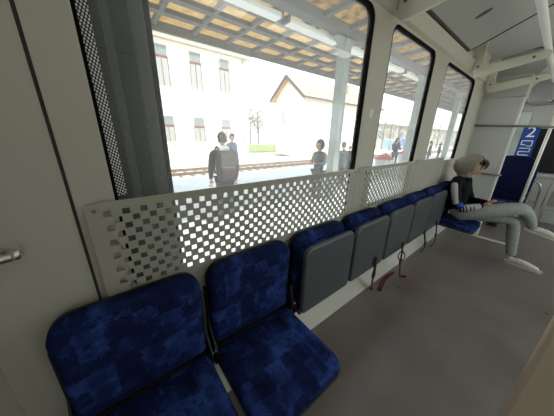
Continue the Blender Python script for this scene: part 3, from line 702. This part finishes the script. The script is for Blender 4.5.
phn = empty('mobile_phone', ph_c + off); tag(phn, 'dark mobile phone held in both hands by the seated passenger', 'phone')
phn.rotation_euler = (math.radians(-20), 0, 0)
box('body', (-0.038, -0.072, -0.005), (0.038, 0.072, 0.004), BLACK, phn, bev=0.003)
box('screen', (-0.034, -0.066, 0.004), (0.034, 0.066, 0.0048), mat('phone_screen', (0.3, 0.33, 0.4), 0.1), phn)

# ------------------------------------------------------------------ outside: open door leaf, platform, canopy
dl = empty('sliding_door_leaf', (-0.5, 0.15, 0.0)); tag(dl, 'dark grey sliding door leaf standing open outside the first window', 'door')
DL = mat('dark_grey_door_paint', (0.05, 0.052, 0.045), 0.5, noise=0.04, nscale=3)
box('skin', (0.0, 0.0, 0.02), (0.655, 0.05, 2.25), DL, dl)
box('stile', (0.655, -0.006, 0.02), (0.70, 0.055, 2.25), mat('door_edge_grey', (0.10, 0.10, 0.095), 0.35), dl, bev=0.006)
box('rubber_lip', (0.70, 0.005, 0.02), (0.722, 0.045, 2.25), RUB, dl, bev=0.004)
box('rib', (0.575, -0.004, 0.02), (0.60, 0.0, 2.25), mat('door_rib', (0.11, 0.11, 0.10), 0.4), dl)
box('joint', (0.0, -0.002, 1.70), (0.655, 0.0, 1.705), DARK, dl)

ZP = -0.30
pf = box('platform', (-40, 0.25, ZP - 1.2), (80, 8.4, ZP), mat('pale_platform_paving', (0.50, 0.53, 0.56), 0.8, noise=0.08, nscale=2)); tag(pf, 'pale grey station platform beside the train', 'platform', kind='structure')
gd = box('ground', (-120, -80, -1.4), (260, 200, -1.0), mat('pale_gravel_ground', (0.52, 0.49, 0.42), 0.95, noise=0.12, nscale=1.5)); tag(gd, 'pale sandy ground with track ballast behind the platform', 'ground', kind='structure')
tk = empty('railway_track', (0, 12, -1.0)); tag(tk, 'rusty railway track behind the platform', 'track')
RUST = mat('rusty_rail', (0.17, 0.12, 0.095), 0.8, noise=0.2, nscale=4)
for y in (0.0, 1.44): box('rail', (-20, y - 0.04, 0.14), (70, y + 0.04, 0.30), RUST, tk)
slm = None
for k in range(75):
    if slm is None:
        o = box('sleeper', (-0.13, -0.55, 0.0), (0.13, 2.0, 0.14), mat('concrete_sleeper', (0.40, 0.37, 0.33), 0.9), tk); slm = o
    else:
        o = slm.copy(); C.objects.link(o); o.parent = tk
    o.location = (-5 + 0.65 * k, 0, 0)
fp = box('far_platform', (-40, 14.6, -1.0), (90, 17.5, -0.75), mat('sandy_paving', (0.62, 0.58, 0.50), 0.9)); tag(fp, 'low sandy far platform in front of the station house', 'platform', kind='structure')

# canopy
cn = empty('platform_canopy', (0, 3.0, ZP)); tag(cn, 'grey steel platform canopy with brown translucent roof sheets', 'canopy')
GST = mat('grey_painted_steel', (0.16, 0.165, 0.17), 0.6); GST2 = mat('canopy_beam_grey', (0.13, 0.13, 0.128), 0.7, noise=0.15, nscale=3)
SHT = canopy_mat('brown_roof_sheet', (0.50, 0.37, 0.19), (0.68, 0.54, 0.33), 0.6)
SHM = canopy_mat('mossy_roof_sheet', (0.20, 0.13, 0.05), (0.62, 0.45, 0.20), 0.5)
zb = 4.0  # canopy underside above platform
XA, XB = -3.0, 30.0
box('main_beam', (XA, -0.12, zb + 0.0), (XB, 0.12, zb + 0.19), GST2, cn)
for y in (0.78, 1.42, 2.06): box('purlin', (XA, y - 0.09, zb + 0.11), (XB, y + 0.09, zb + 0.20), GST2, cn)
for y in (-0.95, -1.75): box('purlin', (XA, y - 0.06, zb + 0.10), (XB, y + 0.06, zb + 0.22), GST2, cn)
rm = None; sm1 = sm2 = None; x = XA
n = 0
while x < XB - 0.1:
    if rm is None:
        rm = box('rafter', (-0.045, -1.85, zb + 0.10), (0.045, 2.70, zb + 0.2), GST2, cn); o = rm
        sm1 = box('roof_sheet', (0.0, 0.0, zb + 0.205), (0.897, 2.72, zb + 0.22), SHT, cn); s1 = sm1
        sm2 = box('roof_sheet', (0.0, -1.88, zb + 0.205), (0.897, -0.005, zb + 0.22), SHM, cn); s2 = sm2
    else:
        o, s1, s2 = rm.copy(), sm1.copy(), sm2.copy()
        for q in (o, s1, s2): C.objects.link(q); q.parent = cn
    for q in (o, s1, s2): q.location = (x, 0, 0)
    x += 0.9; n += 1
box('fascia', (XA, 2.70, zb + 0.0), (XB, 2.76, zb + 0.25), GST, cn)
PST = mat('pale_green_grey_post', (0.25, 0.28, 0.26), 0.6, noise=0.08, nscale=5)
for px in (5.08, 10.03, 14.98, 19.93, 24.88):
    box('post', (px - 0.12, -0.12, 0), (px + 0.12, 0.12, zb - 0.05), PST, cn, bev=0.02)
    prism('post_head', [(-0.35, zb - 0.05), (0.35, zb - 0.05), (0.12, zb - 0.25), (-0.12, zb - 0.25)], 'y', -0.08, 0.08, PST, cn).location = (px, 0, 0)
# tube lamps under the canopy
for k in range(7):
    e = empty('platform_lamp', (0.6 + 1.85 * k, 3.30, ZP + zb + 0.02)); tag(e, 'white long box lamp under the platform canopy beam', 'lamp', 'box lamps under the canopy')
    box('cover', (-0.82, -0.11, -0.10), (0.82, 0.11, 0.0), WHITE, e, bev=0.015)
    box('end_cap', (-0.86, -0.12, -0.11), (-0.82, 0.12, 0.02), GST, e); box('end_cap', (0.82, -0.12, -0.11), (0.86, 0.12, 0.02), GST, e)
    box('hanger', (-0.03, -0.14, -0.02), (0.03, -0.05, 0.06), GST, e)

# station house
PLAS = mat('white_plaster', (0.80, 0.78, 0.72), 0.9, noise=0.03, nscale=2)
sh_ = empty('station_house', (0, 20, -1.0)); tag(sh_, 'white two-storey station house with tall windows behind the track', 'building')
box('wall', (-14, 0, 0), (12.6, 9, 9.3), PLAS, sh_)
prism('roof', [(-0.6, 9.55), (4.5, 12.0), (9.6, 9.55)], 'x', -14.5, 13.1, mat('red_brown_tiles', (0.40, 0.22, 0.15), 0.9), sh_)
box('cornice', (-14.3, -0.45, 9.15), (12.9, 0.0, 9.55), mat('stone_cornice', (0.55, 0.50, 0.42), 0.9), sh_)
box('band', (-14.05, -0.08, 4.9), (12.65, 0.0, 5.1), mat('stone_band', (0.7, 0.67, 0.6), 0.9), sh_)
WFR = mat('red_brown_window_frame', (0.22, 0.08, 0.06), 0.7); WGL = mat('far_glass', (0.22, 0.24, 0.24), 0.3)
for (wx, z0, z1) in [(7.0 - 2.62 * k, 5.85, 8.85) for k in range(-1, 4)] + [(6.9 - 2.62 * k, 1.6, 3.85) for k in range(-1, 4)]:
    f = box('window', (wx, -0.06, z0), (wx + 1.12, 0.03, z1), mat('window_surround', (0.72, 0.70, 0.64), 0.8), sh_)
    zt_ = z1 - 0.9
    box('pane', (wx + 0.1, -0.075, zt_ + 0.1), (wx + 1.02, -0.06, z1 - 0.1), WGL, f)
    for q in (0, 1): box('pane', (wx + 0.1 + 0.48 * q, -0.075, z0 + 0.1), (wx + 0.54 + 0.48 * q, -0.06, zt_ - 0.05), mat('far_glass_pale', (0.34, 0.35, 0.34), 0.3), f)
    box('transom', (wx + 0.06, -0.095, zt_ - 0.05), (wx + 1.06, -0.06, zt_ + 0.1), WFR, f)
    for q in (0.06, 0.53, 1.0): box('mullion', (wx + q, -0.09, z0 + 0.08), (wx + q + 0.05, -0.06, zt_), WFR, f)
    box('sill', (wx - 0.08, -0.16, z0 - 0.1), (wx + 1.2, 0.0, z0), PLAS, f)
tube('downpipe', [(4.25, -0.12, 8.9), (4.2, -0.14, 8.3), (4.2, -0.14, 0.0)], 0.07, mat('zinc', (0.5, 0.5, 0.5), 0.5), sh_, 8)
tube('downpipe', [(12.1, -0.12, 9.1), (12.1, -0.14, 0.0)], 0.07, MT['zinc'], sh_, 8)
for k, (lx, lz) in enumerate(((9.05, 7.0),)):
    e = tube('lamp_arm', smooth_path([(lx, 0.0, lz), (lx + 0.05, -0.5, lz + 0.5), (lx + 0.5, -0.9, lz + 1.9), (lx + 0.6, -0.95, lz + 2.0)]), 0.05, mat('lamp_grey', (0.4, 0.4, 0.4), 0.5), sh_, 8)

# gabled house with orange roof
h2 = empty('gabled_house', (17.6, 17.0, -0.85)); tag(h2, 'white gabled house with orange tiled roof beyond the track', 'building')
LH = 15.4
box('wall', (0, 0, 0), (LH, 4.6, 6.35), PLAS, h2)
prism('gable', [(0.0, 6.35), (4.6, 6.35), (2.3, 8.15)], 'x', 0.0, 0.3, PLAS, h2)
ORG = mat('orange_roof_tiles', (0.62, 0.36, 0.22), 0.9, noise=0.1, nscale=3)
prism('roof_slope', [(-0.55, 5.95), (2.3, 8.2), (2.3, 8.45), (-0.55, 6.2)], 'x', -0.5, LH + 0.5, ORG, h2)
prism('roof_slope', [(5.15, 5.95), (2.3, 8.2), (2.3, 8.45), (5.15, 6.2)], 'x', -0.5, LH + 0.5, ORG, h2)
DKW = mat('dark_barge_board', (0.14, 0.13, 0.13), 0.8)
prism('barge_board', [(-0.6, 5.85), (2.3, 8.12), (2.3, 8.5), (-0.6, 6.22)], 'x', -0.62, -0.5, DKW, h2)
prism('barge_board', [(5.2, 5.85), (2.3, 8.12), (2.3, 8.5), (5.2, 6.22)], 'x', -0.62, -0.5, DKW, h2)
box('gutter', (-0.5, -0.72, 5.98), (LH + 0.5, -0.55, 6.14), DKW, h2)
box('chimney', (9.0, 1.0, 7.4), (9.6, 1.6, 8.6), mat('brick_chimney', (0.45, 0.35, 0.3), 0.9), h2)
for (wx, z0) in ((3.0, 3.6), (7.0, 3.6), (11.0, 3.6), (3.0, 0.9), (7.0, 0.9), (11, 0.9)):
    f = box('window', (wx, -0.05, z0), (wx + 1.0, 0.0, z0 + 1.5), mat('window_surround', (0.72, 0.70, 0.64), 0.8), h2)
    for q in (0, 1): box('pane', (wx + 0.08 + 0.44 * q, -0.07, z0 + 0.1), (wx + 0.48 + 0.44 * q, -0.05, z0 + 1.4), mat('very_pale_glass', (0.5, 0.52, 0.5), 0.4), f)
for wy in (0.9, 2.7):
    f = box('window', (-0.05, wy, 3.4), (0.0, wy + 0.9, 4.9), mat('window_surround', (0.7, 0.7, 0.6), 0.8), h2)
    box('pane', (-0.07, wy + 0.1, 3.5), (-0.05, wy + 0.8, 4.8), MT['very_pale_glass'], f)

# trees between and beyond the houses
LEAF = mat('pale_spring_leaves', (0.20, 0.20, 0.10), 0.9); BARK = mat('bark', (0.20, 0.16, 0.12), 0.9)
def tree(x, y, h, label, dens=220, spread=0.32, leaf=LEAF):
    t = empty('tree', (x, y, -1.0)); tag(t, label, 'tree')
    rnd = random.Random(int(x * 13 + y * 7)); bm = bmesh.new(); tips = []
    tube_bm([(0, 0, 0), (0.05, 0, h * 0.35), (0.0, 0.1, h * 0.7), (0.1, 0, h * 0.95)], [0.16, 0.12, 0.07, 0.02], 7, bm)
    for k in range(16):
        z = h * (0.3 + 0.6 * k / 16); a = rnd.uniform(0, 2 * PI); l = h * spread * rnd.uniform(0.5, 1.0)
        tip = Vector((math.cos(a) * l, math.sin(a) * l, z + l * 0.7))
        tube_bm([(0, 0, z), tip * 0.5 + Vector((0, 0, z * 0.47)), tip], [0.05, 0.035, 0.012], 5, bm); tips.append(tip)
    from_bm('trunk', bm, BARK, t)
    bm = bmesh.new()
    for tip in tips:
        for _ in range(dens // 16):
            c = tip * rnd.uniform(0.6, 1.05) + Vector([rnd.gauss(0, h * 0.06) for _ in range(3)]); c.z = max(c.z, h * 0.25)
            u = Vector([rnd.gauss(0, 1) for _ in range(3)]).normalized() * 0.14; v = u.orthogonal().normalized() * 0.10
            bm.faces.new([bm.verts.new(c + q) for q in (-u, v, u, -v)])
    o = from_bm('foliage', bm, leaf, t); o['kind'] = 'stuff'
tree(pix(258, 120, y=30).x, 30.0, 7.0, 'pale leafy tree between the two white houses', 900)
tree(pix(250, 120, y=36).x, 36.0, 7.5, 'second paler tree in the gap behind the station house', 800)
hg = box('hedge', (13.0, 26.0, -1.0), (22, 27.0, 0.1), mat('green_hedge', (0.30, 0.38, 0.18), 0.95, noise=0.3, nscale=6, bump=0.8), bev=0.15); tag(hg, 'low green hedge under the tree between the houses', 'hedge')
for (u, y, h) in ((383, 22, 6.5), (390, 22.5, 7.2), (398, 22, 6.2), (406, 22.5, 7.4), (438, 22, 7.6), (462, 22, 8.2)):
    p = pix(u, 138, y=y); tree(p.x, y, h, 'bare grey tree beyond the gabled house', 120, 0.3, mat('grey_twigs', (0.20, 0.19, 0.17), 0.9))
for o in [o for o in C.objects if o.get('label') == 'bare grey tree beyond the gabled house']: o['group'] = 'bare trees beyond the platform end'

wh = empty('warehouse', (46, 27, -1.0)); tag(wh, 'long pale beige warehouse with a flat roof far beyond the tracks', 'building')
box('wall', (0, 0, 0), (90, 8, 5.2), mat('beige_render', (0.42, 0.39, 0.33), 0.9, noise=0.05, nscale=1), wh)
box('roof', (-0.3, -0.4, 5.2), (90.3, 8.3, 5.6), mat('warehouse_roof', (0.30, 0.24, 0.22), 0.9), wh)
for k in range(16):
    f = box('window', (2 + 5.4 * k, -0.05, 2.2), (4.6 + 5.4 * k, 0.0, 4.0), mat('far_glass_grey', (0.18, 0.2, 0.22), 0.3), wh)
fe = empty('wire_fence', (34, 14.9, -0.75)); tag(fe, 'grey post and wire fence along the far platform', 'fence')
fm = None
for k in range(16):
    if fm is None: fm = o = box('fence_post', (-0.05, -0.05, 0), (0.05, 0.05, 1.7), GST, fe)
    else: o = fm.copy(); C.objects.link(o); o.parent = fe
    o.location = (2.6 * k, 0, 0)
for z in (0.5, 1.0, 1.6): box('wire', (0, -0.02, z), (39, 0.02, z + 0.05), GST, fe)

# blue-grey wagons / cars beyond
def wagon(u, v, y, w_, h_, col, label):
    p = pix(u, v, y=y); e = empty('parked_van', (p.x, y, -1.0)); tag(e, label, 'van')
    cm = mat('van_%0.2f' % col[2], col, 0.4)
    prism('body', [(0, 0.35), (w_, 0.35), (w_, 1.0), (w_ - 0.9, 1.15), (w_ - 1.3, h_), (0, h_)], 'y', 0.0, 1.8, cm, e, bev=0.06)
    prism('side_window', [(0.4, h_ * 0.55), (w_ - 1.15, h_ * 0.55), (w_ - 1.45, h_ * 0.9), (0.4, h_ * 0.9)], 'y', -0.02, 0.0, DKGLS, e)
    for wx in (0.8, w_ - 0.8):
        from_bm('wheel', disc_bm((wx, -0.02, 0.34), (0, -1, 0), 0.34, 0.2, 18, 0.03), BLACK, e)
wagon(392, 145, 17.9, 4.6, 2.1, (0.35, 0.50, 0.62), 'light blue van parked beyond the tracks')
wagon(407, 143, 17.9, 4.8, 2.3, (0.25, 0.36, 0.55), 'darker blue van parked behind the light blue one')

# ------------------------------------------------------------------ people on the platform
def standing(u, v_top, y, face, label, coat, trous, hairm, hooded=False, backpack=None, z_top=None, arms='down', collar=None, scale=None):
    top = pix(u, v_top, y=y); hgt = top.z - ZP if scale is None else scale
    s = hgt / 1.75
    e = empty('person', (top.x, y, ZP), face); tag(e, label, 'person'); e.scale = (1, 1, 1)
    S = lambda v: (v[0] * s, v[1] * s, v[2] * s, tuple(q * s for q in v[3]) if isinstance(v[3], tuple) else v[3] * s)
    # local +x = forward
    skin('trousers', [S(v) for v in [(0, 0, 0.93, (0.13, 0.15)), (0.0, 0.095, 0.86, 0.092), (0.02, 0.10, 0.50, 0.066), (-0.01, 0.10, 0.09, 0.052), (0.0, -0.095, 0.86, 0.092), (0.02, -0.10, 0.50, 0.066), (-0.01, -0.10, 0.09, 0.052)]],
         [(0, 1), (1, 2), (2, 3), (0, 4), (4, 5), (5, 6)], trous, e, sub=1)
    if arms == 'down':
        A = [(-0.01, 0.205, 1.40, 0.062), (-0.02, 0.25, 1.13, 0.050), (0.05, 0.245, 0.90, 0.040)]
    else:
        A = [(-0.01, 0.195, 1.38, 0.062), (0.04, 0.215, 1.13, 0.052), (0.25, 0.10, 1.15, 0.042)]
    B = [(a, -b, c, d) for a, b, c, d in A]
    ct = skin('coat', [S(v) for v in [(0, 0, 0.88, (0.13, 0.17)), (0, 0, 1.10, (0.115, 0.15)), (0.0, 0, 1.32, (0.12, 0.17)), (0.01, 0, 1.47, 0.07)] + A + B],
         [(0, 1), (1, 2), (2, 3), (2, 4), (4, 5), (5, 6), (2, 7), (7, 8), (8, 9)], coat, e, sub=2)
    for arm in (A, B):
        w_ = Vector(arm[2][:3]); d = (w_ - Vector(arm[1][:3])).normalized()
        hb = skin('hand', [(*(w_ * s), 0.028 * s), (*((w_ + d * 0.09) * s), (0.036 * s, 0.02 * s))], [(0, 1)], SKIN, e, sub=1)
        sd_ = d.cross(Vector((1, 0, 0.3))).normalized()
        for k in range(4):
            a_ = w_ + d * 0.10 + sd_ * (0.021 * (k - 1.5)); skin('finger', [(*(a_ * s), 0.009 * s), (*((a_ + d * 0.055 + Vector((0.02, 0, 0))) * s), 0.008 * s)], [(0, 1)], SKIN, hb, sub=1)
        a_ = w_ + d * 0.04 + sd_ * 0.03; skin('thumb', [(*(a_ * s), 0.010 * s), (*((a_ + d * 0.04 + sd_ * 0.03) * s), 0.009 * s)], [(0, 1)], SKIN, hb, sub=1)
    skin('neck', [S(v) for v in [(0.0, 0, 1.44, 0.058), (0.02, 0, 1.56, 0.052)]], [(0, 1)], SKIN, e, sub=1)
    hd_, P = person_head(e, (0.03 * s, 0, 1.63 * s), 0.15, 0, hairm, SKIN, s * 0.97, hair=True)
    if hooded:
        bm = bmesh.new(); bmesh.ops.create_uvsphere(bm, u_segments=20, v_segments=14, radius=1); kl = []
        for v in bm.verts:
            x, y_, z = v.co
            if x > 0.6: kl.append(v); continue
            v.co = P(x * 0.14 - 0.02, y_ * 0.115, z * 0.155 - 0.01)
        bmesh.ops.delete(bm, geom=kl, context='VERTS'); h_ = from_bm('hood', bm, coat, e, True)
        h_.modifiers.new('t', 'SOLIDIFY').thickness = 0.012
    if collar: skin('collar', [S(v) for v in [(-0.03, -0.12, 1.455, 0.05), (-0.045, 0, 1.475, 0.055), (-0.03, 0.12, 1.455, 0.05)]], [(0, 1), (1, 2)], collar, e, sub=1)
    if backpack:
        bm = cushion_bm(0.36 * s, 0.52 * s, [(0.03, 0.0), (0.0, -0.03), (0.0, -0.12), (0.03, -0.17), (0.08, -0.185)], 0.10, 6)
        bmesh.ops.transform(bm, matrix=Matrix.Translation((-0.135 * s, 0, 1.17 * s)) @ Matrix.Rotation(-PI / 2, 4, 'Z'), verts=bm.verts)
        bpk = from_bm('backpack', bm, backpack, None, True); bpk.location = (top.x, y, ZP); bpk.rotation_euler = (0, 0, face)
        tag(bpk, 'dark grey brown backpack worn by the waiting person', 'backpack')
        bm = cushion_bm(0.27 * s, 0.24 * s, [(0.02, 0.0), (0.0, -0.02), (0.02, -0.05)], 0.06, 5)
        bmesh.ops.transform(bm, matrix=Matrix.Translation((-0.295 * s, 0, 1.06 * s)) @ Matrix.Rotation(-PI / 2, 4, 'Z'), verts=bm.verts)
        from_bm('pocket', bm, mat('mauve_pocket', (0.06, 0.035, 0.045), 0.8), bpk, True)
        for sy in (-1, 1):
            tube('strap', [Vector(p) * s for p in smooth_path([(-0.14, sy * 0.11, 1.40), (-0.03, sy * 0.12, 1.50), (0.10, sy * 0.125, 1.42), (0.135, sy * 0.13, 1.25), (0.06, sy * 0.17, 1.08), (-0.13, sy * 0.15, 1.0)])], 0.016, backpack, bpk, 6)
    return e
CT1 = mat('grey_jacket', (0.16, 0.16, 0.16), 0.9); CT2 = mat('charcoal_coat', (0.045, 0.05, 0.06), 0.9); CT3 = mat('navy_coat', (0.03, 0.04, 0.07), 0.9); CT4 = mat('blue_grey_coat', (0.14, 0.20, 0.32), 0.9)
TR1 = mat('dark_trousers', (0.04, 0.045, 0.06), 0.9); HR1 = mat('brown_hair', (0.055, 0.035, 0.02), 0.8); CLW = mat('white_collar', (0.8, 0.8, 0.8), 0.8)
standing(222, 132, 3.0, PI / 2 - 0.15, 'person with brown hair seen from behind wearing a dark backpack', mat('dark_grey_jacket', (0.04, 0.035, 0.035), 0.9), TR1, HR1, backpack=mat('dark_backpack', (0.028, 0.02, 0.022), 0.85), collar=CLW)
standing(321, 140, 2.9, PI, 'hooded person in a dark coat with arms raised in front', CT2, TR1, HR1, hooded=True, arms='front')
standing(345, 142, 3.7, PI / 2, 'person in a navy coat standing behind the canopy post', CT3, TR1, HR1)
standing(350, 146, 5.6, -PI / 2, 'person in a charcoal coat partly hidden by the window pillar', CT2, TR1, HR1)
standing(398, 138, 5.0, -2.2, 'person in a dark hooded coat seen through the narrow middle window', CT3, TR1, HR1, hooded=True, arms='front')
standing(231.5, 133.5, 6.5, -1.2, 'person in a blue-grey coat standing beyond the backpack wearer', CT4, TR1, HR1)
standing(432, 141, 4.4, 2.0, 'person in a charcoal coat outside the passenger window', CT2, TR1, HR1)
standing(441, 143, 5.2, -1.0, 'hooded person outside the passenger window', CT3, TR1, HR1, hooded=True)

# flower tubs on the platform seen through the middle window
FLW = mat('red_flowers', (0.45, 0.10, 0.10), 0.8)
for k, (u, y) in enumerate(((384, 4.4), (404, 5.6))):
    p = pix(u, 160, y=y); e = empty('flower_tub', (p.x, y, ZP)); tag(e, ['round grey tub of red flowers near the canopy post', 'round grey tub of red flowers further along the platform'][k], 'planter')
    bm = bmesh.new(); bmesh.ops.create_cone(bm, cap_ends=True, segments=20, radius1=0.30, radius2=0.40, depth=0.7, matrix=Matrix.Translation((0, 0, 0.35)))
    from_bm('tub', bm, mat('concrete_tub', (0.4, 0.4, 0.4), 0.9), e)
    bm = bmesh.new(); rnd = random.Random(k)
    for _ in range(160):
        a = rnd.uniform(0, 2 * PI); r = 0.42 * math.sqrt(rnd.random()); c = Vector((r * math.cos(a), r * math.sin(a), 0.72 + (0.42 - r) * 0.9 * rnd.random()))
        bmesh.ops.create_icosphere(bm, subdivisions=1, radius=rnd.uniform(0.025, 0.05), matrix=Matrix.Translation(c))
    o = from_bm('flowers', bm, FLW, e); o['kind'] = 'stuff'
